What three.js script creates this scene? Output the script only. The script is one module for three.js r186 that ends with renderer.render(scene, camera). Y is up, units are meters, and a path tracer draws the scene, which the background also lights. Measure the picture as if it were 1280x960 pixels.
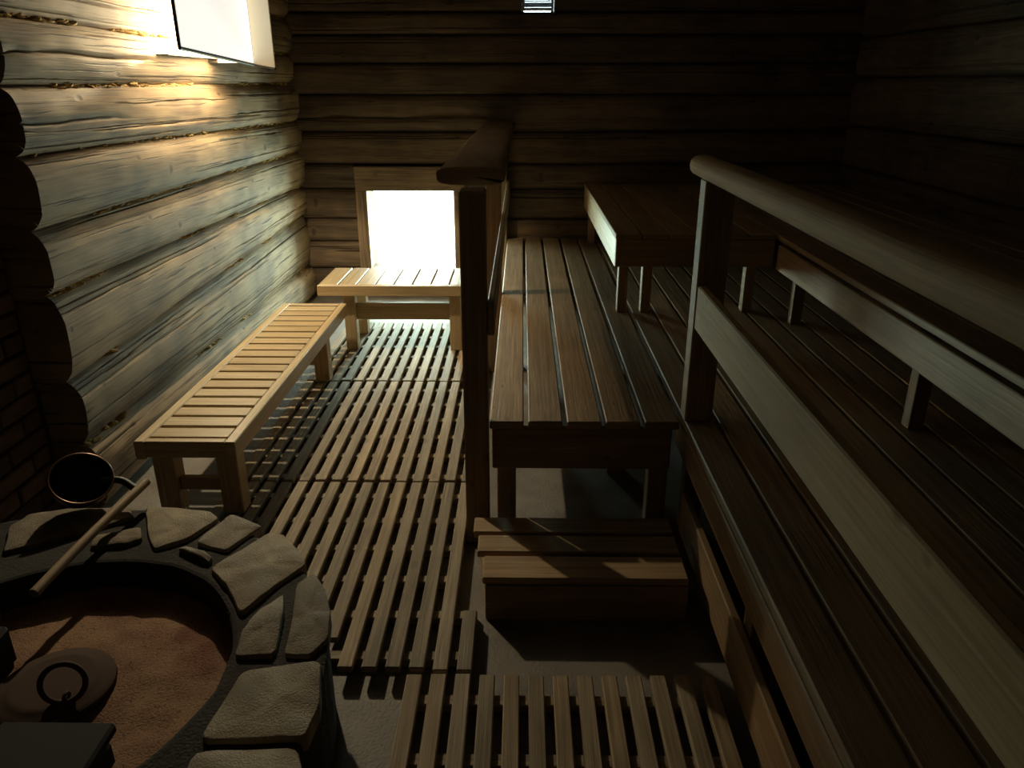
import * as THREE from 'three';
import { ImprovedNoise } from 'three/addons/math/ImprovedNoise.js';
import { mergeGeometries, mergeVertices } from 'three/addons/utils/BufferGeometryUtils.js';
import { RectAreaLightUniformsLib } from 'three/addons/lights/RectAreaLightUniformsLib.js';

// ------------------------------------------------------------------ camera, sky, exposure
const scene = new THREE.Scene();
const FOCAL = 950, EYE = 1.75;
const PITCH = Math.atan(374 / FOCAL), YAW = Math.atan(13 / Math.hypot(FOCAL, 374));
const camera = new THREE.PerspectiveCamera(2 * Math.atan(480 / FOCAL) * 180 / Math.PI, 4 / 3, 0.05, 200);
camera.position.set(0, EYE, 0);
camera.rotation.order = 'YXZ';
camera.rotation.set(-PITCH, YAW, 0);
scene.add(camera);
scene.background = new THREE.Color().setRGB(0.76, 1.0, 0.98);       // overcast daylight outside the small openings
scene.backgroundIntensity = 16;
const renderer = new THREE.WebGLRenderer({ antialias: true });
renderer.toneMapping = THREE.LinearToneMapping;
renderer.toneMappingExposure = 1.0;
renderer.shadowMap.enabled = true;
RectAreaLightUniformsLib.init();

const LAMP_COLOR = new THREE.Color().setRGB(1.0, 0.84, 0.53);
const DAY_COLOR = new THREE.Color().setRGB(0.74, 1.0, 0.84);
// daylight entering through the low window in the far wall
const dayLight = new THREE.RectAreaLight(DAY_COLOR, 66, 0.60, 0.62);
dayLight.position.set(-0.98, 0.54, -7.12);
dayLight.lookAt(2.0, 0.30, 0);                                     // aimed right, so that less light falls on the left wall
scene.add(dayLight);

// ------------------------------------------------------------------ helpers
let seedState = 1234567;
const rnd = () => { seedState = (seedState * 1664525 + 1013904223) >>> 0; return seedState / 4294967296; };
const rr = (a, b) => a + (b - a) * rnd();
const perlin = new ImprovedNoise();
const nz = (x, y, z = 0) => perlin.noise(x, y, z);
const cl = (v) => Math.min(1, Math.max(0, v));
const used = {};
function numbered(name) { const n = used[name] = (used[name] ?? -1) + 1; return n ? `${name}_${String(n).padStart(3, '0')}` : name; }
function thing(name, label, category, group) {
  const o = new THREE.Group(); o.name = numbered(name); o.userData = { label, category };
  if (group) o.userData.group = group;
  scene.add(o); return o;
}
function setting(name, label) {
  const o = new THREE.Group(); o.name = name; o.userData = { kind: 'structure', label, category: name.split('_')[0] };
  scene.add(o); return o;
}
function put(name, geo, mat, parent, x = 0, y = 0, z = 0, label) {
  const m = new THREE.Mesh(geo, mat); m.name = name; m.position.set(x, y, z);
  m.castShadow = m.receiveShadow = true; if (label) m.userData.label = label;
  parent.add(m); return m;
}
// a photo pixel (1280 x 960) followed to the height h
function atHeight(px, py, h) {
  const v = new THREE.Vector3((px - 640) / FOCAL, -(py - 480) / FOCAL, -1);
  v.applyAxisAngle(new THREE.Vector3(1, 0, 0), -PITCH).applyAxisAngle(new THREE.Vector3(0, 1, 0), YAW);
  const t = (h - EYE) / v.y;
  return new THREE.Vector3(v.x * t, h, v.z * t);
}

// chamfered board, grain along its longest side, uv in metres / texture size
const TEXL = 1.6, TEXW = 0.4;
const boardCache = new Map();
function board(lx, ly, lz, c = 0.004, variant = 0) {
  const key = [lx.toFixed(4), ly.toFixed(4), lz.toFixed(4), c, variant].join();
  if (boardCache.has(key)) return boardCache.get(key);
  const h = [lx / 2, ly / 2, lz / 2];
  c = Math.min(c, Math.min(...h) * 0.45);
  const L = h.indexOf(Math.max(...h));
  const pos = [], nor = [], uv = [], ou = rnd() * 3, ov = rnd() * 3;
  const V = (a, b) => a.map((t, i) => b[i] - t);
  function tri(p, q, r) {
    const e = V(p, q), f = V(p, r);
    let n = [e[1] * f[2] - e[2] * f[1], e[2] * f[0] - e[0] * f[2], e[0] * f[1] - e[1] * f[0]];
    const l = Math.hypot(...n) || 1; n = n.map((t) => t / l);
    const m = [0, 1, 2].map((i) => p[i] + q[i] + r[i]);
    if (n[0] * m[0] + n[1] * m[1] + n[2] * m[2] < 0) { [q, r] = [r, q]; n = n.map((t) => -t); }
    const d = n.map(Math.abs), A = d.indexOf(Math.max(...d));
    for (const w of [p, q, r]) {
      pos.push(...w); nor.push(...n);
      if (A === L) { const [b, e2] = [0, 1, 2].filter((i) => i !== L); uv.push(w[b] / TEXW * 0.3 + ou, w[e2] / TEXW * 0.6 + ov); }
      else { const o = 3 - A - L; uv.push(w[L] / TEXL + ou, (w[o] + (A === 1 ? 0 : 0.13)) / TEXW + ov); }
    }
  }
  const P = (a, va, b, vb, d, vd) => { const p = [0, 0, 0]; p[a] = va; p[b] = vb; p[d] = vd; return p; };
  for (let a = 0; a < 3; a++) {
    const b = (a + 1) % 3, d = (a + 2) % 3;
    for (const s of [-1, 1]) {
      const q = [[-1, -1], [1, -1], [1, 1], [-1, 1]].map(([i, j]) => P(a, s * h[a], b, i * (h[b] - c), d, j * (h[d] - c)));
      tri(q[0], q[1], q[2]); tri(q[0], q[2], q[3]);
      for (const t of [-1, 1]) {          // edge between faces a and b
        const e = [P(a, s * h[a], b, t * (h[b] - c), d, -(h[d] - c)), P(a, s * h[a], b, t * (h[b] - c), d, h[d] - c), P(a, s * (h[a] - c), b, t * h[b], d, h[d] - c), P(a, s * (h[a] - c), b, t * h[b], d, -(h[d] - c))];
        tri(e[0], e[1], e[2]); tri(e[0], e[2], e[3]);
      }
    }
  }
  for (const i of [-1, 1]) for (const j of [-1, 1]) for (const k of [-1, 1])
    tri([i * h[0], j * (h[1] - c), k * (h[2] - c)], [i * (h[0] - c), j * h[1], k * (h[2] - c)], [i * (h[0] - c), j * (h[1] - c), k * h[2]]);
  const g = new THREE.BufferGeometry();
  g.setAttribute('position', new THREE.Float32BufferAttribute(pos, 3));
  g.setAttribute('normal', new THREE.Float32BufferAttribute(nor, 3));
  g.setAttribute('uv', new THREE.Float32BufferAttribute(uv, 2));
  boardCache.set(key, g); return g;
}
// a board given by its extents
function span(name, parent, mat, x0, x1, y0, y1, z0, z1, c, variant, label) {
  return put(name, board(Math.abs(x1 - x0), Math.abs(y1 - y0), Math.abs(z1 - z0), c, variant), mat, parent, (x0 + x1) / 2, (y0 + y1) / 2, (z0 + z1) / 2, label);
}
const pick = (a) => a[Math.floor(rnd() * a.length)];

// ------------------------------------------------------------------ procedural textures
function periodicNoise(seed) {
  const N = 256, g = new Float32Array(N * N);
  let s = seed * 7919 + 13; for (let i = 0; i < N * N; i++) { s = (s * 1664525 + 1013904223) >>> 0; g[i] = s / 4294967296; }
  return (x, y, px, py) => {            // value noise, periods px, py (integers, under 256)
    const x0 = Math.floor(x), y0 = Math.floor(y), fx = x - x0, fy = y - y0, u = fx * fx * (3 - 2 * fx), v = fy * fy * (3 - 2 * fy);
    const m = (i, p) => ((i % p) + p) % p;
    const a = g[m(y0, py) * N + m(x0, px)], b = g[m(y0, py) * N + m(x0 + 1, px)], c = g[m(y0 + 1, py) * N + m(x0, px)], d = g[m(y0 + 1, py) * N + m(x0 + 1, px)];
    return a + (b - a) * u + (c - a) * v + (a - b - c + d) * u * v;
  };
}
const srgb = (l) => Math.round(255 * cl(l <= 0.0031308 ? l * 12.92 : 1.055 * Math.pow(l, 1 / 2.4) - 0.055));
function texture(W, Hh, fn, color = true) {
  const data = new Uint8Array(W * Hh * 4);
  for (let y = 0; y < Hh; y++) for (let x = 0; x < W; x++) {
    const c = fn(x / W, y / Hh), i = (y * W + x) * 4;
    if (color) { data[i] = srgb(c[0]); data[i + 1] = srgb(c[1]); data[i + 2] = srgb(c[2]); } else data[i] = data[i + 1] = data[i + 2] = Math.round(255 * cl(c));
    data[i + 3] = 255;
  }
  const t = new THREE.DataTexture(data, W, Hh, THREE.RGBAFormat);
  t.wrapS = t.wrapT = THREE.RepeatWrapping; t.magFilter = THREE.LinearFilter; t.minFilter = THREE.LinearMipmapLinearFilter; t.generateMipmaps = true;
  if (color) t.colorSpace = THREE.SRGBColorSpace;
  t.needsUpdate = true; return t;
}
function woodMaps(seed, light, dark, { knots = 4, patch = 0.35, contrast = 1, checks = 0 } = {}) {
  const n = periodicNoise(seed), ks = [];
  let s = seed * 31 + 7; const r = () => { s = (s * 1664525 + 1013904223) >>> 0; return s / 4294967296; };
  for (let i = 0; i < knots; i++) ks.push([r(), r(), 0.006 + 0.008 * r()]);
  const ch = []; for (let i = 0; i < checks; i++) ch.push([r(), r(), 0.12 + 0.3 * r(), 0.003 + 0.004 * r(), r() * 40]);
  const grain = (u, v) => {
    let split = 0;
    for (const [cv, cu, cl0, cw, cs] of ch) {
      let du = u - cu; du -= Math.floor(du); if (du > cl0) continue;
      let dw = v - cv - 0.012 * (n(u * 12 + 0.3, cs, 12, 200) - 0.5) - 0.006 * (n(u * 40, cs, 40, 200) - 0.5); dw -= Math.round(dw);
      split = Math.max(split, cl(1.3 - Math.abs(dw) / (cw * Math.sin(Math.PI * du / cl0) + 1e-4)));
    }
    let dv = 0, kd = 0;
    for (const [ku, kv, kr] of ks) {
      let du = u - ku; du -= Math.round(du); let dw = v - kv; dw -= Math.round(dw);
      const d = Math.hypot(du * 2.2, dw) / (kr * 2.6); if (d < 4) { dv += dw * 0.9 * Math.exp(-d * d * 0.4); kd = Math.max(kd, cl(1.35 - d)); }
    }
    const w = v - dv + 0.02 * (n(u * 6, v * 5, 6, 5) - 0.5);
    const a = n(u * 4, w * 48, 4, 48), b = n(u * 10, w * 120, 10, 120), c = n(u * 20, w * 220, 20, 220);
    const p = n(u * 7, v * 4, 7, 4) * 0.6 + n(u * 16, v * 11, 16, 11) * 0.4;
    let t = (0.45 * a + 0.3 * b + 0.25 * c - 0.5) * 1.5 * contrast + 0.5 + (p - 0.5) * 2 * patch;
    return cl(cl(Math.max(t, 0) * (1 - kd * 0.2) + kd * 0.75) + split) + split * 0.25;
  };
  const map = texture(512, 512, (u, v) => { const t = grain(u, v); return light.map((l, i) => l + (dark[i] - l) * t); });
  const bump = texture(512, 512, (u, v) => 1 - grain(u, v), false);
  return { map, bump };
}
function woodMat(maps, tint = [1, 1, 1], roughness = 0.7, bump = 0.0008) {
  const m = new THREE.MeshStandardMaterial({ map: maps.map, bumpMap: maps.bump, bumpScale: bump, roughness });
  m.color.setRGB(...tint); return m;
}
const variants = (maps, roughness, list, bump) => list.map((t) => woodMat(maps, t, roughness, bump));
const greys = (a) => a.map((v) => [v, v, v]);
const pineMaps = woodMaps(3, [0.62, 0.48, 0.29], [0.36, 0.245, 0.125], { knots: 5, patch: 0.2, contrast: 0.8 });
const wornMaps = woodMaps(5, [0.42, 0.34, 0.24], [0.20, 0.15, 0.10], { knots: 3, patch: 0.35 });
const deckMaps = woodMaps(8, [0.40, 0.28, 0.16], [0.20, 0.125, 0.065], { knots: 3, patch: 0.3, contrast: 0.8 });
const logMaps = woodMaps(11, [0.46, 0.345, 0.215], [0.15, 0.105, 0.068], { knots: 3, patch: 0.65, contrast: 0.6, checks: 26 });
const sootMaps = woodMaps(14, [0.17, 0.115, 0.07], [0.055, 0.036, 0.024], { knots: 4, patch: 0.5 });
const PINE = variants(pineMaps, 0.45, [[1, 1, 1], [0.93, 0.9, 0.86], [0.86, 0.83, 0.78]]);
const WORN = variants(wornMaps, 0.75, [[1, 1, 1], [0.9, 0.88, 0.86], [1.06, 1.0, 0.92], [0.8, 0.8, 0.8]]);
const DECK = variants(deckMaps, 0.64, [[1.1, 1.1, 1.12], [1.0, 0.99, 1.0], [1.18, 1.15, 1.14]]);
const LOG = variants(logMaps, 0.78, [[0.84, 0.80, 0.74], [0.77, 0.74, 0.69], [0.88, 0.82, 0.74]], 0.003);
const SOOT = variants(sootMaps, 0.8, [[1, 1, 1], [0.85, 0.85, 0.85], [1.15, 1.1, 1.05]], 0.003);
const POLE = woodMat(pineMaps, [0.8, 0.76, 0.7], 0.85);
const RAIL = woodMat(pineMaps, [0.97, 0.96, 0.9], 0.75);
function mineral(seed, a, b, c, freq, speck) {
  const n = periodicNoise(seed);
  const f = (u, v) => {
    const p = 0.5 * n(u * freq, v * freq, freq, freq) + 0.3 * n(u * freq * 3, v * freq * 3, freq * 3, freq * 3) + 0.2 * n(u * 200, v * 200, 200, 200);
    return cl((p - 0.5) * 2.2 + 0.5);
  };
  const map = texture(512, 512, (u, v) => {
    const t = f(u, v), q = n(u * 5 + 0.5, v * 5, 5, 5), s = n(u * 150, v * 150, 150, 150) > 1 - speck ? 0.45 : 1;
    return a.map((l, i) => (l + (b[i] - l) * t + (c[i] - l) * cl((q - 0.55) * 2.5) * 0.6) * s);
  });
  const bump = texture(512, 512, f, false);
  return { map, bump };
}
const concreteMaps = mineral(51, [0.34, 0.32, 0.30], [0.22, 0.205, 0.19], [0.28, 0.22, 0.17], 6, 0.05);
const CONCRETE = woodMat(concreteMaps, [0.62, 0.58, 0.55], 0.6, 0.002);
const stoneMaps = mineral(57, [0.40, 0.345, 0.27], [0.24, 0.20, 0.155], [0.33, 0.25, 0.17], 5, 0.06);
const STONE = [[0.85, 0.83, 0.78], [0.68, 0.66, 0.64], [0.56, 0.53, 0.5]].map((t) => woodMat(stoneMaps, t, 0.8, 0.003));
const gritMaps = mineral(61, [0.44, 0.27, 0.16], [0.26, 0.12, 0.075], [0.36, 0.12, 0.07], 5, 0.16);
const GRIT = woodMat(gritMaps, [0.75, 0.72, 0.72], 0.9, 0.004);
const brickMaps = mineral(67, [0.19, 0.12, 0.09], [0.10, 0.065, 0.05], [0.13, 0.085, 0.07], 6, 0.08);
const BRICK = [[1, 1, 1], [0.8, 0.78, 0.76], [1.15, 1.05, 1], [0.65, 0.63, 0.62]].map((t) => woodMat(brickMaps, t, 0.85, 0.003));
const mortarMaps = mineral(71, [0.085, 0.078, 0.07], [0.05, 0.046, 0.042], [0.06, 0.05, 0.045], 7, 0.1);
const MORTAR = woodMat(mortarMaps, [0.5, 0.48, 0.48], 0.95, 0.004);
const RUST = new THREE.MeshStandardMaterial({ color: new THREE.Color().setRGB(0.07, 0.038, 0.028), roughness: 0.92 });
const BLOCK = new THREE.MeshStandardMaterial({ color: new THREE.Color().setRGB(0.022, 0.02, 0.022), roughness: 0.85 });
const IRON = new THREE.MeshStandardMaterial({ color: new THREE.Color().setRGB(0.035, 0.03, 0.028), roughness: 0.5, metalness: 0.6 });
const RIM_HIGHLIGHT = new THREE.MeshStandardMaterial({ color: new THREE.Color().setRGB(0.20, 0.13, 0.09), roughness: 0.35, metalness: 1 });  // lighter rim metal, puts the highlight of the cup edge into the colour
const STEEL = new THREE.MeshStandardMaterial({ color: new THREE.Color().setRGB(0.6, 0.6, 0.62), roughness: 0.3, metalness: 1 });
const MOSS = new THREE.MeshStandardMaterial({ color: new THREE.Color().setRGB(0.50, 0.34, 0.13), roughness: 1 });
const GLASS = new THREE.MeshPhysicalMaterial({ color: 0xffffff, roughness: 0.02, transmission: 1, thickness: 0, ior: 1.5 });
const GRAVEL = woodMat(mineral(77, [0.55, 0.53, 0.48], [0.38, 0.36, 0.32], [0.35, 0.42, 0.26], 6, 0.1), [1, 1, 1], 0.95, 0.01);

// ------------------------------------------------------------------ logs
// a log along +z (length len from z = 0), its outline a superellipse with drying cracks cut in
function logGeo({ len, ha, hb, hd, cracks = 3, e = 2, seed = 0, step = 0.09, capFar = true, wob = 1, sideMin = -Math.PI * 0.62, sideMax = Math.PI * 0.62 }) {
  const rings = Math.max(2, Math.ceil(len / step)), cr = [];
  for (let i = 0; i < cracks; i++) {
    const z0 = rr(-0.3, 0.75) * len, l = rr(0.25, 0.8) * len;
    cr.push({ a: rr(-0.8, 0.8), z0, z1: z0 + l, drift: rr(-0.12, 0.12), dep: rr(0.012, 0.032), s: rr(0, 90) });
  }
  const base = []; const NB = 26;
  for (let i = 0; i < NB; i++) base.push(sideMin + (sideMax - sideMin) * i / (NB - 1));
  for (let i = 1; i < 8; i++) base.push(sideMax + (2 * Math.PI - (sideMax - sideMin)) * i / 8);
  const W = base.length + cr.length * 3;
  const pos = [], uv = [];
  const ou = rnd() * 4, ov = rnd() * 4;
  for (let k = 0; k <= rings; k++) {
    const t = k / rings, z = t * len, hh = ha + (hb - ha) * t;
    const angs = base.map((a) => [a, 0]);
    for (const c of cr) {
      const ac = c.a + c.drift * (t - 0.5) + 0.05 * nz(z * 2.1 + c.s, seed) + 0.02 * nz(z * 9 + c.s, seed), open = cl(Math.min(z - c.z0, c.z1 - z) / 0.15);
      const w = 0.0042 / hh * (0.6 + 0.8 * Math.abs(nz(z * 3, c.s)));
      angs.push([ac - w, 0], [ac, c.dep * open], [ac + w, 0]);
    }
    angs.sort((p, q) => p[0] - q[0]);
    for (const [a, dep] of angs) {
      const ca = Math.cos(a), sa = Math.sin(a);
      const ce = Math.sign(ca) * Math.pow(Math.abs(ca), 2 / e), se = Math.sign(sa) * Math.pow(Math.abs(sa), 2 / e);
      const f = 1 + wob * (0.035 * nz(ca * 1.5 + seed * 3.1, sa * 1.5, z * 0.9) + 0.022 * nz(ca * 3 + seed, sa * 3, z * 3.2) + 0.012 * nz(ca * 7 + seed, sa * 7, z * 9));
      const cx = wob * 0.012 * nz(seed * 5.3, z * 0.7);
      pos.push(cx + (hd * f - dep) * ce, (hh * f - dep) * se, z);
      uv.push(z / TEXL + ou, a * hh / TEXW + ov);
    }
  }
  const idx = [];
  for (let k = 0; k < rings; k++) for (let i = 0; i < W; i++) {
    const j = (i + 1) % W, a = k * W + i, b = k * W + j, c = a + W, d = b + W;
    if (j === 0) { idx.push(a, b, c, b, d, c); } else idx.push(a, b, c, b, d, c);
  }
  for (const [row, flip] of [[0, false], [rings, true]]) {
    const cIdx = pos.length / 3; pos.push(0, 0, row / rings * len); uv.push(ou, ov);
    const st = pos.length / 3;
    for (let i = 0; i < W; i++) { const o = (row * W + i) * 3; pos.push(pos[o], pos[o + 1], pos[o + 2]); uv.push(ou + pos[o] / TEXW * 0.3, ov + pos[o + 1] / TEXW * 0.5); }
    for (let i = 0; i < W; i++) { const j = (i + 1) % W; flip ? idx.push(cIdx, st + i, st + j) : idx.push(cIdx, st + j, st + i); }
  }
  const g = new THREE.BufferGeometry();
  g.setAttribute('position', new THREE.Float32BufferAttribute(pos, 3));
  g.setAttribute('uv', new THREE.Float32BufferAttribute(uv, 2));
  g.setIndex(idx); g.computeVertexNormals();
  return g;
}

// ------------------------------------------------------------------ the room shell
const XL = -1.90, XR = 2.75, ZB = -6.80, ZF = 1.30, YC = 2.80, YF = -0.06;
const floor = setting('floor', 'bare concrete floor under the wooden duckboards');
put('slab', new THREE.BoxGeometry(5.6, 0.2, 9), CONCRETE, floor, 0.3, YF - 0.1, -2.75);
{ const g = floor.children[0].geometry, p = g.attributes.position, u = g.attributes.uv; for (let i = 0; i < u.count; i++) u.setXY(i, p.getX(i) / 1.1, p.getZ(i) / 1.1); }
const ceiling = setting('ceiling', 'soot-dark plank ceiling above the log walls');
for (let i = 0; i < 23; i++) span('plank', ceiling, SOOT[i % 3], -2.4 + i * 0.236, -2.4 + i * 0.236 + 0.232, YC, YC + 0.05, ZF + 0.2, ZB - 0.3, 0.006, i % 4);
put('ceiling_cover', new THREE.BoxGeometry(5.8, 0.1, 9), SOOT[1], ceiling, 0.3, YC + 0.105, -2.75);

// left wall: round logs behind the benches, bricks beside the hearth
const wallLeft = setting('wall_left', 'wall of weathered round logs with brickwork beside the hearth');
const ZL = -3.02;                                                // where the logs end and the bricks begin
const seamsNear = [-0.06, 0.25, 0.56, 0.94, 1.21, 1.49, 1.742, 1.996, 2.25, 2.50, 2.80];
const seamsFar = [-0.06, 0.21, 0.68, 0.925, 1.217, 1.462, 1.755, 1.985, 2.25, 2.52, 2.80];
for (let i = 0; i < seamsNear.length - 1; i++) {
  const a0 = seamsNear[i], a1 = seamsNear[i + 1], b0 = seamsFar[i], b1 = seamsFar[i + 1];
  const near = ZL + rr(-0.03, 0.03), len = near - ZB + 0.12;
  const g = logGeo({ len, ha: (a1 - a0) / 2 * 1.10, hb: (b1 - b0) / 2 * 1.10, hd: 0.155, cracks: 9, seed: i + 1, step: 0.05, e: 2.9 });
  put('log', g, LOG[i % 3], wallLeft, XL - 0.145 + rr(-0.012, 0.012), (a0 + a1) / 2, near);
  const p = g.attributes.position;
  for (let k = 0; k < p.count; k++) { const t = p.getZ(k) / len; p.setZ(k, -p.getZ(k)); p.setY(k, p.getY(k) + ((b0 + b1) / 2 - (a0 + a1) / 2) * t); }
  const ix = g.index.array; for (let k = 0; k < ix.length; k += 3) { const s = ix[k]; ix[k] = ix[k + 1]; ix[k + 1] = s; }
  g.computeVertexNormals();
}
{ // tow and moss pressed into the seams: ragged tufts, far too many to count
  const tufts = [];
  for (let i = 1; i < seamsNear.length - 1; i++) for (let z = ZL - 0.02; z > ZB + 0.1; z -= rr(0.012, 0.05)) {
    if (nz(z * 1.7 + i * 9, i) < (i > 3 ? -0.14 : 0.1)) continue;
    const t = (ZL - z) / (ZL - ZB), y = seamsNear[i] + (seamsFar[i] - seamsNear[i]) * t;
    const g = new THREE.IcosahedronGeometry(1, 1), p = g.attributes.position, sx = rr(0.016, 0.028), sy = rr(0.004, 0.011), sz = rr(0.012, 0.04), s = rr(0, 50);
    for (let k = 0; k < p.count; k++) { const f = 1 + 0.55 * nz(p.getX(k) * 2 + s, p.getY(k) * 2, p.getZ(k) * 2); p.setXYZ(k, p.getX(k) * sx * f, p.getY(k) * sy * f, p.getZ(k) * sz * f); }
    g.rotateX(rr(-0.35, 0.35)); g.translate(XL - 0.048 + rr(-0.012, 0.008), y + rr(-0.004, 0.008), z); g.computeVertexNormals(); tufts.push(g);
  }
  const m = put('seam_tow', mergeGeometries(tufts), MOSS, wallLeft); m.userData = { kind: 'stuff', label: 'golden tow stuffed in the log seams' };
}
{ // brickwork
  const xf = -2.07;
  put('mortar_bed', new THREE.BoxGeometry(0.2, 2.86, ZF - ZL + 0.2), MORTAR, wallLeft, xf - 0.118, 1.37, (ZF + ZL) / 2 + 0.08);
  const geos = [0, 1, 2, 3].map((v) => { const g = board(0.12, 0.072, 0.24, 0.006, 'brick' + v).clone(); return g; });
  const half = board(0.12, 0.072, 0.112, 0.006, 'halfbrick');
  for (let c = 0; c < 25; c++) {
    const y = YF + 0.045 + c * 0.086; let z = ZL + 0.04, first = true;
    while (z < -1.05) {
      const h = first && c % 2, l = h ? 0.112 : 0.24;
      put('brick', h ? half : pick(geos), pick(BRICK), wallLeft, xf - 0.06 + rr(-0.006, 0.004), y, z + l / 2);
      z += l + 0.014; first = false;
    }
  }
}
put('backing', new THREE.BoxGeometry(0.12, 2.9, 4.1), SOOT[1], wallLeft, XL - 0.37, 1.38, -5.0);

// a stack of squared logs along a wall, cut around the openings
function stackWall(parent, seams, along, mats, place, holes, hd, e = 5) {
  for (let i = 0; i < seams.length - 1; i++) {
    const y0 = seams[i], y1 = seams[i + 1];
    let pieces = [along];
    for (const [h0, h1, v0, v1] of holes) if (v0 < y1 - 0.03 && v1 > y0 + 0.03) pieces = pieces.flatMap(([a, b]) => [[a, Math.min(b, h0)], [Math.max(a, h1), b]].filter(([p, q]) => q - p > 0.05));
    for (const [a, b] of pieces) {
      const g = logGeo({ len: b - a, ha: (y1 - y0) / 2 * 1.01, hb: (y1 - y0) / 2 * 1.01, hd, cracks: 4, seed: i * 3 + parent.id, step: 0.12, e, wob: 0.5 });
      place(put('log', g, pick(mats), parent), a, (y0 + y1) / 2);
    }
  }
}
const wallBack = setting('wall_back', 'dark smoke-stained log wall behind the platform');
const backSeams = [-0.06, 0.195, 0.44, 0.64, 0.90, 1.11, 1.376, 1.675, 1.916, 2.133, 2.30, 2.47, 2.80];
const WIN = { x0: -1.36, x1: -0.60, y0: 0.195, y1: 0.885 };
const VENT = { x0: 0.01, x1: 0.235, y0: 2.318, y1: 2.43 };
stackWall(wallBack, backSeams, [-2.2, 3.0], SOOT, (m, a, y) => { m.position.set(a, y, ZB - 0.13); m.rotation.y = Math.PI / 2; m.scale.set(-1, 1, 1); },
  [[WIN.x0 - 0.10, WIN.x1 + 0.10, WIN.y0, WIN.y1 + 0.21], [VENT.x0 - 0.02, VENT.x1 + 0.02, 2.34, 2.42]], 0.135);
const wallRight = setting('wall_right', 'unlit dark log wall along the upper bench');
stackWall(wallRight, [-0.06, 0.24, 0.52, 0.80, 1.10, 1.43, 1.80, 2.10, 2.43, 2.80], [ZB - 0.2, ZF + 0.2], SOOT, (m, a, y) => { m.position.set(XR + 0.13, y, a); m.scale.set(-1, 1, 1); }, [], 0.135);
const wallFront = setting('wall_front', 'dark log wall behind the viewer');
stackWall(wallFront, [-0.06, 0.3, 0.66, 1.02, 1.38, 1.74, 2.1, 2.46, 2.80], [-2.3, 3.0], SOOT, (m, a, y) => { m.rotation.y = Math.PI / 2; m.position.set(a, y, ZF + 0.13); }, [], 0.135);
put('backing', new THREE.BoxGeometry(5.6, 2.95, 0.06), SOOT[1], wallFront, 0.3, 1.37, ZF + 0.3);
put('backing', new THREE.BoxGeometry(0.06, 2.95, 8.8), SOOT[1], wallRight, XR + 0.3, 1.37, -2.75);
{ // outer boarding of the back wall, open at the window and the vent
  const z = ZB - 0.28, B = (n, x0, x1, y0, y1) => span('backing', wallBack, SOOT[1], x0, x1, y0, y1, z - 0.02, z + 0.02, 0.001, n);
  B('b1', -2.3, WIN.x0, YF - 0.05, 2.85); B('b2', WIN.x1, VENT.x0, YF - 0.05, 2.85); B('b3', VENT.x1, 3.1, YF - 0.05, 2.85);
  B('b4', WIN.x0, WIN.x1, YF - 0.05, WIN.y0 - 0.01); B('b5', WIN.x0, WIN.x1, WIN.y1 + 0.01, 2.85);
  B('b6', VENT.x0, VENT.x1, YF - 0.05, VENT.y0); B('b7', VENT.x0, VENT.x1, VENT.y1, 2.85);
}
// corner fill between the left and the back wall
span('corner_post', wallBack, SOOT[0], XL - 0.32, XL - 0.10, YF, 2.80, ZB - 0.27, ZB - 0.05, 0.01, 'corner');

// low window
const win = setting('window_1', 'low bright window with wide plank casing in the far wall');
const CAS = variants(sootMaps, 0.7, [[2.0, 1.95, 1.8]], 0.0015)[0];
span('head_casing', win, CAS, WIN.x0 - 0.10, WIN.x1 + 0.10, WIN.y1, WIN.y1 + 0.205, ZB + 0.015, ZB - 0.26, 0.006, 'w');
span('side_casing', win, CAS, WIN.x0 - 0.10, WIN.x0, WIN.y0, WIN.y1, ZB + 0.012, ZB - 0.26, 0.005, 'w');
span('side_casing', win, CAS, WIN.x1, WIN.x1 + 0.10, WIN.y0, WIN.y1, ZB + 0.012, ZB - 0.26, 0.005, 'w');
span('window_sill', win, CAS, WIN.x0 - 0.10, WIN.x1 + 0.10, WIN.y0 - 0.03, WIN.y0, ZB + 0.03, ZB - 0.26, 0.005, 'w');
put('pane', new THREE.PlaneGeometry(WIN.x1 - WIN.x0, WIN.y1 - WIN.y0), GLASS, win, (WIN.x0 + WIN.x1) / 2, (WIN.y0 + WIN.y1) / 2, ZB - 0.2);
const ground = new THREE.Group(); ground.name = 'ground'; ground.userData = { kind: 'structure', label: 'pale bright ground outside the low window', category: 'ground' }; scene.add(ground);
{ const g = new THREE.PlaneGeometry(40, 30); g.rotateX(-Math.PI / 2); const p = g.attributes.position, u = g.attributes.uv; for (let i = 0; i < u.count; i++) u.setXY(i, p.getX(i) / 2, p.getZ(i) / 2); put('yard', g, GRAVEL, ground, 0, -0.4, ZB - 15.35); }

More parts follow.
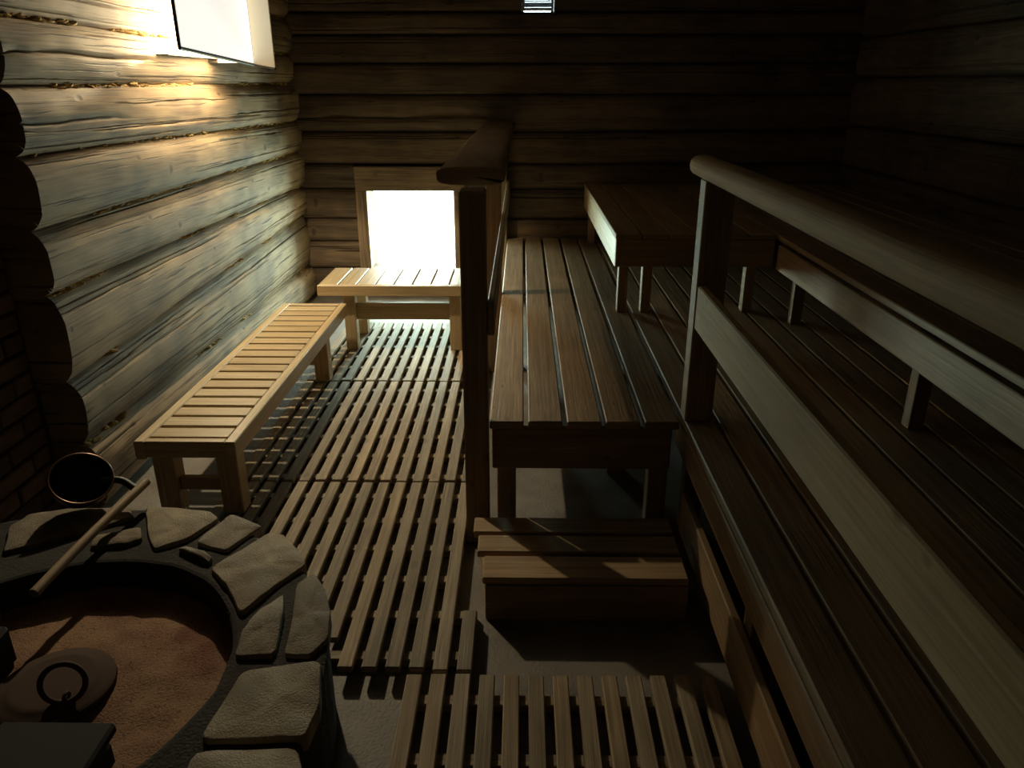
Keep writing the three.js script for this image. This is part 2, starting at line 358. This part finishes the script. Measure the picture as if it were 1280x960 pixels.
// smoke vent high on the far wall
{
  const v = thing('wall_vent', 'small bright metal-framed vent high on the dark far wall', 'vent');
  const z = ZB + 0.0, { x0, x1, y0, y1 } = VENT;
  span('frame_side', v, STEEL, x0 - 0.008, x0 + 0.006, y0, y1 + 0.03, z - 0.1, z + 0.02, 0.002, 'v'); span('frame_side', v, STEEL, x1 - 0.006, x1 + 0.008, y0, y1 + 0.03, z - 0.1, z + 0.02, 0.002, 'v');
  span('frame_bottom', v, STEEL, x0 - 0.008, x1 + 0.008, y0 - 0.006, y0 + 0.008, z - 0.1, z + 0.02, 0.002, 'v');
  span('frame_top', v, STEEL, x0 - 0.008, x1 + 0.008, y1 + 0.02, y1 + 0.034, z - 0.1, z + 0.02, 0.002, 'v');
  for (let i = 0; i < 3; i++) { const s = span('louvre', v, STEEL, x0, x1, y0 + 0.03 + i * 0.04, y0 + 0.034 + i * 0.04, z - 0.06, z + 0.005, 0.001, 'l'); s.rotation.x = -0.5; }
}

// ------------------------------------------------------------------ the wall lamp
{
  const l = thing('wall_lamp', 'glowing white wall lamp with a long panel shade on the log wall', 'lamp');
  const GLOW = new THREE.MeshStandardMaterial({ color: 0xffffff, roughness: 0.8 }); GLOW.emissive.setRGB(1, 0.97, 0.88); GLOW.emissiveIntensity = 0.9;
  const BULB = new THREE.MeshStandardMaterial({ color: 0xffffff, roughness: 0.5 }); BULB.emissive.setRGB(1, 0.85, 0.6); BULB.emissiveIntensity = 6;
  const WHITE = new THREE.MeshStandardMaterial({ color: new THREE.Color().setRGB(0.78, 0.7, 0.52), roughness: 0.6 });
  const FRAME = new THREE.MeshStandardMaterial({ color: new THREE.Color().setRGB(0.06, 0.045, 0.03), roughness: 0.6 });
  const A = new THREE.Vector3(-1.62, 1.912, -3.90), M = new THREE.Vector3(-1.62, 1.862, -4.95), B = new THREE.Vector3(-1.45, 1.838, -4.81);
  const hgt = 0.46;
  function quad(p, q, t, lift = 0) {                             // upright sheet from p to q, hgt tall, t thick
    const d = q.clone().sub(p), len = Math.hypot(d.x, d.z), s = new THREE.Shape();
    s.moveTo(0, lift); s.lineTo(len, d.y + lift); s.lineTo(len, d.y + hgt); s.lineTo(0, hgt); s.closePath();
    const g = new THREE.ExtrudeGeometry(s, { depth: t, bevelEnabled: false }); g.translate(0, 0, -t / 2);
    g.rotateY(Math.atan2(-d.z, d.x)); g.translate(p.x, p.y, p.z); return g;
  }
  put('shade', quad(A, M, 0.006), GLOW, l);
  put('side_shade', quad(M, B, 0.006), WHITE, l, 0, 0, 0, 'cream end flap of the shade');
  const bar = (name, p, q, r) => { const c = new THREE.CylinderGeometry(r, r, p.distanceTo(q), 8); c.applyQuaternion(new THREE.Quaternion().setFromUnitVectors(new THREE.Vector3(0, 1, 0), q.clone().sub(p).normalize())); const m = p.clone().add(q).multiplyScalar(0.5); return put(name, c, FRAME, l, m.x, m.y, m.z); };
  const up = (v) => v.clone().add(new THREE.Vector3(0, hgt, 0));
  bar('frame_edge', A, M, 0.009); bar('frame_edge', A, up(A), 0.009); bar('frame_edge', up(A), up(M), 0.009); bar('frame_edge', M, up(M), 0.009); bar('frame_edge', M, B, 0.007); bar('frame_edge', up(M), up(B), 0.007);
  // added top plate keeps light off the ceiling, added ledge off the logs below
  span('added_top_plate', l, FRAME, XL - 0.12, A.x - 0.004, 2.372, 2.38, A.z, M.z, 0.001, 'lamp');
  span('added_light_shield', l, FRAME, XL - 0.10, -1.832, 1.893, 1.899, -4.26, -4.96, 0.001, 'lamp');
  span('back_end_plate', l, FRAME, XL - 0.10, M.x - 0.004, M.y + 0.01, M.y + 0.5, M.z - 0.004, M.z + 0.004, 0.001, 'lamp');
  for (const [x, y, z, cd] of [[-1.78, 2.06, -4.45, 0.4], [-1.82, 2.024, -4.72, 12]]) {
    const bp = new THREE.Vector3(x, y, z);
    put('bulb', new THREE.SphereGeometry(0.028, 20, 14), BULB, l, x, y, z);
    put('lamp_holder', new THREE.CylinderGeometry(0.016, 0.022, 0.10, 14), FRAME, l, x, y + 0.075, z);
    put('holder_arm', new THREE.CylinderGeometry(0.008, 0.008, 0.25, 8), FRAME, l, x, y + 0.25, z);
    const p = new THREE.PointLight(LAMP_COLOR, cd, 0, 2); p.position.copy(bp); p.castShadow = true; p.shadow.radius = 1.4; l.add(p);
  }
  const ra = new THREE.RectAreaLight(LAMP_COLOR, 0.05, 1.0, 0.40); ra.position.set(-1.61, 2.12, -4.42); ra.lookAt(5, 2.12, -4.42); l.add(ra);
}

// ------------------------------------------------------------------ duckboards
const HEARTH = { x: -1.485, z: -1.53, r: 0.985 };
const hearthEdge = (x) => { const q = HEARTH.r ** 2 - (x - HEARTH.x) ** 2; return q > 0 ? HEARTH.z - Math.sqrt(q) : 9; };
function duckboard(label, x0, n, z0, z1, lastShort) {
  const d = thing('duckboard', label, 'duckboard', 'slatted wooden floor grates');
  const pitch = 0.0775, w = 0.049;
  for (let i = 0; i < n; i++) {
    const x = x0 + i * pitch; let a = Math.min(z0 + rr(-0.008, 0.008), hearthEdge(x), hearthEdge(x + w)), e = z1 + 0.006;
    if (lastShort && i === n - 1) e = -2.235;
    put('slat', board(w, 0.024, Math.round((a - e) * 100) / 100, 0.003, 's' + (i % 4)), pick(WORN), d, x + w / 2, -0.012 + rr(-0.0015, 0), (a + e) / 2);
  }
  const nb = Math.max(2, Math.round((z0 - z1) / 0.27) + 1);
  for (let i = 0; i < nb; i++) {
    const z = z1 + 0.09 + (z0 - z1 - 0.18) * i / (nb - 1), q = HEARTH.r ** 2 - (z - 0.03 - HEARTH.z) ** 2;
    const bx = Math.max(x0, q > 0 ? HEARTH.x + Math.sqrt(q) : -9), ex = x0 + (lastShort && z < -2.28 ? n - 1 : n) * pitch - (pitch - w);
    if (ex - bx > 0.1) span('batten', d, pick(WORN), bx, ex, -0.0585, -0.0265, z - 0.022, z + 0.022, 0.003, 'b');
  }
  return d;
}
duckboard('weathered slat floor grate lying between the hearth and the low step', -1.366, 16, -1.94, -3.178, true);
duckboard('weathered slat floor grate alongside the slatted wall bench', -1.366, 15, -3.188, -4.49);
duckboard('weathered slat floor grate under the far bench, lit by the window', -1.366, 15, -4.50, -5.78);
duckboard('dim slat floor grate in front of the low step', -0.36, 13, -0.62, -1.925);

// ------------------------------------------------------------------ benches on the floor
{ // slatted bench along the log wall
  const b = thing('slatted_bench', 'long light pine bench with cross slats along the log wall', 'bench');
  const x0 = -1.63, x1 = -1.20, z0 = -2.86, z1 = -5.04, h = 0.355;
  const P = PINE;
  span('side_rail', b, P[0], x1 - 0.045, x1, h - 0.085, h, z0, z1, 0.004, 1); span('side_rail', b, P[0], x0, x0 + 0.045, h - 0.085, h, z0, z1, 0.004, 2);
  span('end_rail', b, P[1], x0 + 0.045, x1 - 0.045, h - 0.075, h, z0, z0 - 0.04, 0.004, 3); span('end_rail', b, P[1], x0 + 0.045, x1 - 0.045, h - 0.075, h, z1, z1 + 0.04, 0.004, 3);
  const n = 18, a = z0 - 0.052, e = z1 + 0.05, pitch = (a - e) / n;
  for (let i = 0; i < n; i++) span('slat', b, pick(P), x0 + 0.047, x1 - 0.047, h - 0.026, h - rr(0, 0.002), a - i * pitch, a - (i + 1) * pitch + rr(0.020, 0.026), 0.003, i % 5);
  for (const z of [z0 - 0.05, -4.50]) for (const x of [x0 + 0.10, x1 - 0.055]) span('leg', b, P[1], x - 0.045, x + 0.045, z < -4 ? 0 : 0.0, h - 0.028, z - 0.06, z + 0.03, 0.004, 4);
  for (const z of [z0 - 0.065, -4.515]) span('stretcher', b, P[2], x0 + 0.146, x1 - 0.101, 0.10, 0.16, z - 0.015, z + 0.015, 0.003, 5);
}
{ // plank bench below the window
  const b = thing('plank_bench', 'low plank bench standing in front of the bright window', 'bench');
  const x0 = -1.40, x1 = -0.33, z0 = -5.06, z1 = -5.60, h = 0.475;
  const gaps = [x0, -1.261, -1.135, -1.005, -0.878, -0.75, -0.622, -0.495, x1];
  for (let i = 0; i < 8; i++) span('plank', b, pick(PINE), gaps[i] + 0.004, gaps[i + 1] - 0.004, h - 0.03, h, z0 - 0.031, z1, 0.004, i % 3);
  span('apron', b, PINE[1], x0, x1, h - 0.075, h - 0.001, z0, z0 - 0.03, 0.004, 6);
  span('apron', b, PINE[1], x0 + 0.02, x1 - 0.02, h - 0.10, h - 0.032, z1 + 0.04, z1 + 0.01, 0.004, 7);
  for (const x of [-1.195, -0.46]) for (const z of [z0 - 0.075, z1 + 0.09]) span('leg', b, PINE[1], x - 0.04, x + 0.04, 0, h - 0.032, z - 0.043, z + 0.043, 0.004, 8);
  span('stretcher', b, PINE[2], -1.154, -0.501, 0.215, 0.335, z0 - 0.062, z0 - 0.09, 0.004, 9);
}

// ------------------------------------------------------------------ raised platforms
const D = 0.48;
{
  const d = thing('raised_platform', 'brown five-board raised platform behind the low step', 'platform');
  const w = 0.139, pitch = 0.1575;
  for (let i = 0; i < 5; i++) span('deck_board', d, DECK[i % 3], -0.127 + i * pitch, -0.127 + i * pitch + w, D - 0.035, D, -2.81 + rr(-0.004, 0.004), ZB + 0.02, 0.005, i);
  span('front_fascia', d, DECK[1], -0.118, 0.62, 0.255, 0.44, -2.83, -2.865, 0.005, 'f');
  span('side_fascia', d, DECK[0], -0.112, -0.082, 0.26, 0.441, -2.87, ZB + 0.02, 0.005, 'g');
  span('joist', d, DECK[2], 0.24, 0.28, 0.30, 0.443, -2.88, ZB + 0.02, 0.005, 'j');
  for (const [x, z] of [[-0.06, -2.92], [0.585, -2.92], [0.47, -3.42], [-0.03, -4.9], [0.55, -4.9], [-0.03, -6.6], [0.55, -6.6]]) span('leg', d, DECK[1], x - 0.04, x + 0.04, YF, 0.30, z - 0.04, z + 0.04, 0.004, 'l');
}
{
  const d = thing('raised_platform', 'dark brown walkway platform beneath the pole railing', 'platform');
  const w = 0.125, pitch = 0.137, n = 15;
  for (let i = 0; i < n; i++) span('deck_board', d, DECK[(i + 1) % 3], 0.665 + i * pitch, 0.665 + i * pitch + w, D - 0.035, D, 0.9, ZB + 0.02, 0.005, 'n' + (i % 4));
  span('side_fascia', d, DECK[0], 0.66, 0.69, 0.322, 0.443, 0.85, -2.95, 0.005, 'o', 'upper edge board of the walkway');
  span('lower_fascia', d, DECK[2], 0.66, 0.69, 0.02, 0.20, 0.85, -2.74, 0.005, 'q', 'lower edge board of the walkway');
  for (const [x, z] of [[0.735, 0.7], [0.735, -0.6], [0.735, -1.9], [0.735, -2.89], [1.7, -0.6], [1.7, -2.9], [2.55, -0.6], [2.55, -2.9], [0.735, -4.9], [1.7, -4.9], [2.55, -6.5], [0.735, -6.5]]) span('leg', d, DECK[1], x - 0.04, x + 0.04, YF, 0.444, z - 0.04, z + 0.04, 0.004, 'm');
}
{ // low step up to the platform
  const s = thing('low_step', 'low three-board step in front of the raised platform', 'step');
  const h = 0.115;
  for (const [i, xl, za, zb] of [[0, -0.185, -2.675, -2.565], [1, -0.162, -2.545, -2.43], [2, -0.135, -2.405, -2.265]]) span('tread', s, DECK[i], xl, 0.60, h - 0.028, h, za, zb, 0.004, 't' + i);
  span('front_board', s, DECK[1], -0.125, 0.60, YF, h - 0.03, -2.285, -2.255, 0.004, 'u');
  const e = board(0.028, 0.12, 0.40, 0.003, 'w'); const m = put('side_board', e, PINE[2], s, -0.135, YF + 0.062, -2.49); m.rotation.y = 0.12;
  span('bearer', s, DECK[1], 0.55, 0.585, YF, h - 0.03, -2.29, -2.67, 0.004, 'x'); span('bearer', s, DECK[1], 0.2, 0.235, YF, h - 0.03, -2.29, -2.67, 0.004, 'x');
}

// ------------------------------------------------------------------ railings
{
  const r = thing('plank_railing', 'plank-topped railing on square posts between bench and platform', 'railing');
  const x = -0.178;
  const posts = [[-2.80, YF], [-4.86, YF], [ZB + 0.07, YF]];
  for (const [z, y] of posts) span('post', r, DECK[1], x - 0.048, x + 0.048, y, 1.40, z - 0.048, z + 0.048, 0.006, 'p');
  { const g = logGeo({ len: -2.93 - ZB - 0.02 + 0.0 + 0.0, ha: 0.034, hb: 0.034, hd: 0.13, cracks: 1, e: 3.2, seed: 77, step: 0.12, wob: 0.25, sideMin: 0.1, sideMax: Math.PI - 0.1 });
    const p = g.attributes.position; g.translate(0, 0, ZB + 0.02); put('top_plank', g, DECK[1], r, x - 0.015, 1.432, 0); }
  span('middle_rail', r, DECK[0], x + 0.050, x + 0.075, 0.86, 0.99, -2.76, ZB + 0.02, 0.004, 'r');
}
{
  const r = thing('pole_railing', 'railing of one round pole and a wide board on the walkway', 'railing');
  const x = 0.672;
  for (const z of [-2.86, 0.8]) span('post', r, DECK[2], x - 0.010, x + 0.10, D, 1.43, z - 0.045, z + 0.045, 0.005, 'q');
  const g = logGeo({ len: 3.98, ha: 0.040, hb: 0.048, hd: 0.048, cracks: 1, e: 2.2, seed: 91, step: 0.1, wob: 0.6, sideMin: 0, sideMax: Math.PI });
  g.translate(0, 0, -3.04); put('pole', g, POLE, r, x + 0.022, 1.462, 0);
  span('middle_board', r, RAIL, x - 0.006, x + 0.026, 0.875, 1.045, -2.812, 0.75, 0.005, 'mb');
}

// ------------------------------------------------------------------ upper benches
{
  const b = thing('upper_bench', 'dark upper bench across the far end of the platform', 'bench');
  const h = 0.955, x0 = 0.54, z0 = -4.37;
  const n = 14, p = (2.70 - x0) / n;
  for (let i = 0; i < n; i++) span('seat_board', b, DECK[i % 3], x0 + i * p + (i ? 0.004 : 0), x0 + (i + 1) * p - 0.006, h - 0.03, h, z0, ZB + 0.02, 0.004, 'ub' + (i % 3));
  span('side_fascia', b, PINE[1], x0 + 0.004, x0 + 0.030, h - 0.20, h - 0.031, z0 - 0.03, ZB + 0.02, 0.004, 'uf', 'pale side board of the upper bench');
  span('front_fascia', b, DECK[1], x0 + 0.004, 1.455, h - 0.19, h - 0.031, z0, z0 - 0.028, 0.004, 'ug');
  for (const [x, z] of [[0.60, -4.44], [0.74, -4.44], [1.35, -4.46], [0.60, -6.6], [2.5, -6.6]]) span('leg', b, DECK[2], x - 0.028, x + 0.028, D, h - 0.031, z - 0.035, z + 0.035, 0.003, 'ul');
}
{
  const b = thing('upper_bench', 'brown upper bench along the right wall with two-board front', 'bench');
  const h = 0.955, x0 = 1.46, z1 = -4.345;
  const n = 9, p = (2.70 - x0) / n;
  for (let i = 0; i < n; i++) span('seat_board', b, DECK[i % 3], x0 + i * p + (i ? 0.004 : 0), x0 + (i + 1) * p - 0.006, h - 0.03, h, 0.85, z1, 0.004, 'nb' + (i % 3));
  span('front_board', b, DECK[2], x0 + 0.004, x0 + 0.030, h - 0.195, h - 0.052, 0.84, z1 + 0.01, 0.004, 'nf');
  span('end_board', b, DECK[1], x0 + 0.032, 2.68, h - 0.19, h - 0.032, z1, z1 + 0.025, 0.004, 'ne');
  for (const z of [-4.2, -2.78, -1.3, 0.4]) for (const x of [1.56, 2.6]) span('leg', b, DECK[2], x - 0.03, x + 0.03, D, h - 0.031, z - 0.03, z + 0.03, 0.003, 'nl');
}

// ------------------------------------------------------------------ hearth
const HH = 0.27;
{
  const hearth = thing('round_hearth', 'low round stone hearth ringed with flagstones beside the duckboards', 'hearth');
  const C = [-1.485, -1.53], R = 0.945, c2 = [-1.335, -1.63], r2 = 0.535;
  const clip = (v) => Math.max(v, -2.055);
  const s = new THREE.Shape(); for (let i = 0; i < 72; i++) { const a = i / 72 * Math.PI * 2, q = R * (1 + 0.012 * nz(Math.cos(a) * 3, Math.sin(a) * 3)); const X = clip(C[0] + q * Math.cos(a)), Z = C[1] + q * Math.sin(a); i ? s.lineTo(X, -Z) : s.moveTo(X, -Z); }
  s.closePath();
  const hole = new THREE.Path(); for (let i = 0; i < 60; i++) { const a = -i / 60 * Math.PI * 2, q = r2 * (1 + 0.02 * nz(Math.cos(a) * 4, Math.sin(a) * 4, 3)); const X = c2[0] + q * Math.cos(a), Z = c2[1] + q * Math.sin(a); i ? hole.lineTo(X, -Z) : hole.moveTo(X, -Z); }
  s.holes.push(hole);
  const g = new THREE.ExtrudeGeometry(s, { depth: HH - 0.028 - YF, bevelEnabled: true, bevelSize: 0.015, bevelThickness: 0.012, bevelSegments: 2 });
  g.rotateX(-Math.PI / 2); g.translate(0, YF, 0); put('rim_wall', g, MORTAR, hearth);
  { // gritty floor of the basin
    const f = new THREE.CircleGeometry(r2 + 0.03, 64); const cg = []; const NR = 22, NA = 64, pos = [], uv = [], ix = [];
    for (let r = 0; r <= NR; r++) for (let a = 0; a < NA; a++) { const q = (r2 + 0.02) * r / NR, t = a / NA * 2 * Math.PI, X = q * Math.cos(t), Z = q * Math.sin(t); pos.push(X, 0.012 * nz(X * 4, Z * 4, 7) + 0.006 * nz(X * 18, Z * 18, 2), Z); uv.push(X / 0.7, Z / 0.7); }
    for (let r = 0; r < NR; r++) for (let a = 0; a < NA; a++) { const b = (a + 1) % NA, p = r * NA; ix.push(p + a, p + b, p + NA + a, p + b, p + NA + b, p + NA + a); }
    const fg = new THREE.BufferGeometry(); fg.setAttribute('position', new THREE.Float32BufferAttribute(pos, 3)); fg.setAttribute('uv', new THREE.Float32BufferAttribute(uv, 2)); fg.setIndex(ix); fg.computeVertexNormals();
    put('basin_floor', fg, GRIT, hearth, c2[0], HH - 0.12, c2[1], 'gritty reddish basin floor');
  }
  const stones = [
    [[262, 708], [336, 663], [353, 666], [372, 684], [383, 703], [347, 727], [300, 765], [282, 730]],
    [[244, 676], [288, 641], [327, 655], [312, 665], [282, 686]],
    [[222, 684], [231, 681], [255, 688], [265, 696], [260, 701]],
    [[181, 630], [262, 637], [273, 645], [236, 671], [192, 684], [184, 667]],
    [[354, 740], [354, 763], [345, 809], [339, 817], [293, 817], [301, 787], [323, 760]],
    [[370, 726], [393, 714], [407, 736], [413, 763], [410, 795], [388, 817], [354, 816], [365, 773]],
    [[302, 837], [402, 822], [398, 880], [380, 920], [245, 925]],
    [[116, 669], [175, 656], [177, 671], [157, 678], [112, 681]],
    [[10, 656], [35, 641], [87, 634], [162, 631], [168, 644], [109, 661], [52, 676], [2, 689]],
    [[242, 936], [372, 931], [384, 985], [372, 1040], [190, 1050]],
  ];
  const cen = new THREE.Vector2(C[0], C[1]);
  stones.forEach((poly, i) => {
    let pts = poly.map(([x, y]) => { const v = atHeight(x, y, HH + 0.004); return new THREE.Vector2(clip(v.x), v.z); });
    // round the corners off and roughen the outline
    const fine = []; const n = pts.length;
    for (let k = 0; k < n; k++) {
      const p = pts[(k + n - 1) % n], q = pts[k], r = pts[(k + 1) % n];
      for (const t of [0.22, 0.1]) fine.push(q.clone().lerp(p, t)); fine.push(q.clone().lerp(p, 0.03).lerp(r, 0.03)); for (const t of [0.1, 0.22, 0.5]) fine.push(q.clone().lerp(r, t));
    }
    const mid = fine.reduce((a, v) => a.add(v), new THREE.Vector2()).multiplyScalar(1 / fine.length);
    fine.forEach((v) => { const f = 1 + 0.035 * nz(v.x * 14, v.y * 14, i); v.sub(mid).multiplyScalar(f).add(mid); });
    // slab: rings from the outline to the middle, top surface uneven
    const N = fine.length, pos = [], uv = [], ix = [], rows = [[1.0, -0.05], [1.0, -0.012], [0.985, -0.003], [0.96, 0], [0.7, 0.003], [0.4, 0.004], [0.12, 0.004]];
    for (const [f, dy] of rows) for (const v of fine) { const X = mid.x + (v.x - mid.x) * f, Z = mid.y + (v.y - mid.y) * f; pos.push(X, HH + dy + (dy > -0.02 ? 0.007 * nz(X * 9, Z * 9, i * 2) + 0.004 * nz(X * 30, Z * 30, i) : 0), Z); uv.push(X / 0.6 + i * 0.37, Z / 0.6 + dy); }
    for (let r = 0; r < rows.length - 1; r++) for (let k = 0; k < N; k++) { const m = (k + 1) % N, a = r * N; ix.push(a + k, a + N + k, a + m, a + m, a + N + k, a + N + m); }
    const c = pos.length / 3; pos.push(mid.x, HH + 0.004, mid.y); uv.push(mid.x / 0.6 + i * 0.37, mid.y / 0.6);
    for (let k = 0; k < N; k++) ix.push((rows.length - 1) * N + k, c, (rows.length - 1) * N + (k + 1) % N);
    const sg = new THREE.BufferGeometry(); sg.setAttribute('position', new THREE.Float32BufferAttribute(pos, 3)); sg.setAttribute('uv', new THREE.Float32BufferAttribute(uv, 2)); sg.setIndex(ix); sg.computeVertexNormals();
    { // face up
      let area = 0; for (let k = 0; k < N; k++) { const a = fine[k], b = fine[(k + 1) % N]; area += a.x * b.y - b.x * a.y; }
      if (area > 0) { const t = sg.index.array; for (let k = 0; k < t.length; k += 3) { const w = t[k]; t[k] = t[k + 1]; t[k + 1] = w; } sg.computeVertexNormals(); if (sg.attributes.normal.getY(c) < 0) { for (let k = 0; k < t.length; k += 3) { const w = t[k]; t[k] = t[k + 1]; t[k + 1] = w; } sg.computeVertexNormals(); } }
      else if (sg.attributes.normal.getY(c) < 0) { const t = sg.index.array; for (let k = 0; k < t.length; k += 3) { const w = t[k]; t[k] = t[k + 1]; t[k + 1] = w; } sg.computeVertexNormals(); }
    }
    put('flagstone', sg, STONE[i % 3], hearth);
  });
}
{ // ladle lying across the rim
  const l = thing('sauna_ladle', 'dark metal ladle with a wooden handle lying on the hearth rim', 'ladle');
  const top = HH + 0.014;
  const cup = new THREE.LatheGeometry([[0.0, 0], [0.05, 0.004], [0.082, 0.022], [0.096, 0.055], [0.1, 0.085], [0.104, 0.088], [0.106, 0.084], [0.102, 0.052], [0.087, 0.016], [0.052, -0.004], [0, -0.008]].map(([r, y]) => new THREE.Vector2(r, y)), 40);
  const c = put('cup', cup, IRON, l, -1.66, top + 0.045, -2.50); c.rotation.set(0.5, 0, -0.45);
  const rim = put('cup_rim', new THREE.TorusGeometry(0.105, 0.005, 8, 44).rotateX(Math.PI / 2).translate(0, 0.087, 0), RIM_HIGHLIGHT, l, -1.66, top + 0.045, -2.50, 'rim in lighter metal standing for its highlight'); rim.rotation.copy(c.rotation);
  const tube = (name, pts, r, mat) => put(name, new THREE.TubeGeometry(new THREE.CatmullRomCurve3(pts), 24, r, 10), mat, l);
  const joint = new THREE.Vector3(-1.45, top + 0.05, -2.50);
  tube('socket', [new THREE.Vector3(-1.575, top + 0.085, -2.50), new THREE.Vector3(-1.51, top + 0.075, -2.52), joint], 0.014, IRON);
  const e = atHeight(42, 742, top + 0.02);
  tube('handle', [joint.clone().add(new THREE.Vector3(0.02, 0.004, -0.05)), joint.clone().lerp(e, 0.5), e], 0.016, DECK[1]);
}
{ // iron lid with a ring on the basin floor
  const l = thing('iron_lid', 'round iron lid with a ring handle on the reddish basin', 'lid');
  const y = HH - 0.108;
  put('plate', new THREE.LatheGeometry([[0, 0.03], [0.10, 0.03], [0.118, 0.026], [0.135, 0.014], [0.155, 0.014], [0.158, 0], [0.0, 0]].map(([r, v]) => new THREE.Vector2(r, v)), 44), RUST, l, -1.31, y, -1.665);
  const ring = put('ring_handle', new THREE.TorusGeometry(0.055, 0.008, 10, 36), RUST, l, -1.235, y + 0.082, -1.60); ring.rotation.set(-0.25, 0.3, 0);
  put('ring_eye', new THREE.TorusGeometry(0.013, 0.005, 8, 16), RUST, l, -1.235, y + 0.034, -1.60).rotation.y = Math.PI / 2;
}
{ // dark blocks in the near corner of the hearth
  const s = thing('stove_block', 'black sooty flat-topped block in front of the ringed iron lid', 'block', null);
  span('body', s, BLOCK, -1.28, -1.01, HH - 0.115, HH - 0.02, -1.26, -1.43, 0.02, 'sb');
  span('cap_stone', s, BLOCK, -1.285, -1.0, HH - 0.02, HH + 0.012, -1.255, -1.435, 0.012, 'sc');
  const t = thing('stove_block', 'tall black stove block behind the ladle handle end', 'block', null);
  span('body', t, BLOCK, -1.95, -1.50, HH + 0.015, HH + 0.12, -1.10, -1.80, 0.02, 'sd');
  span('foot', t, BLOCK, -1.70, -1.49, HH - 0.115, HH + 0.015, -1.38, -1.79, 0.012, 'se');
}
scene.traverse((o) => { if (o.isMesh) o.castShadow = o.receiveShadow = true; });
renderer.render(scene, camera);
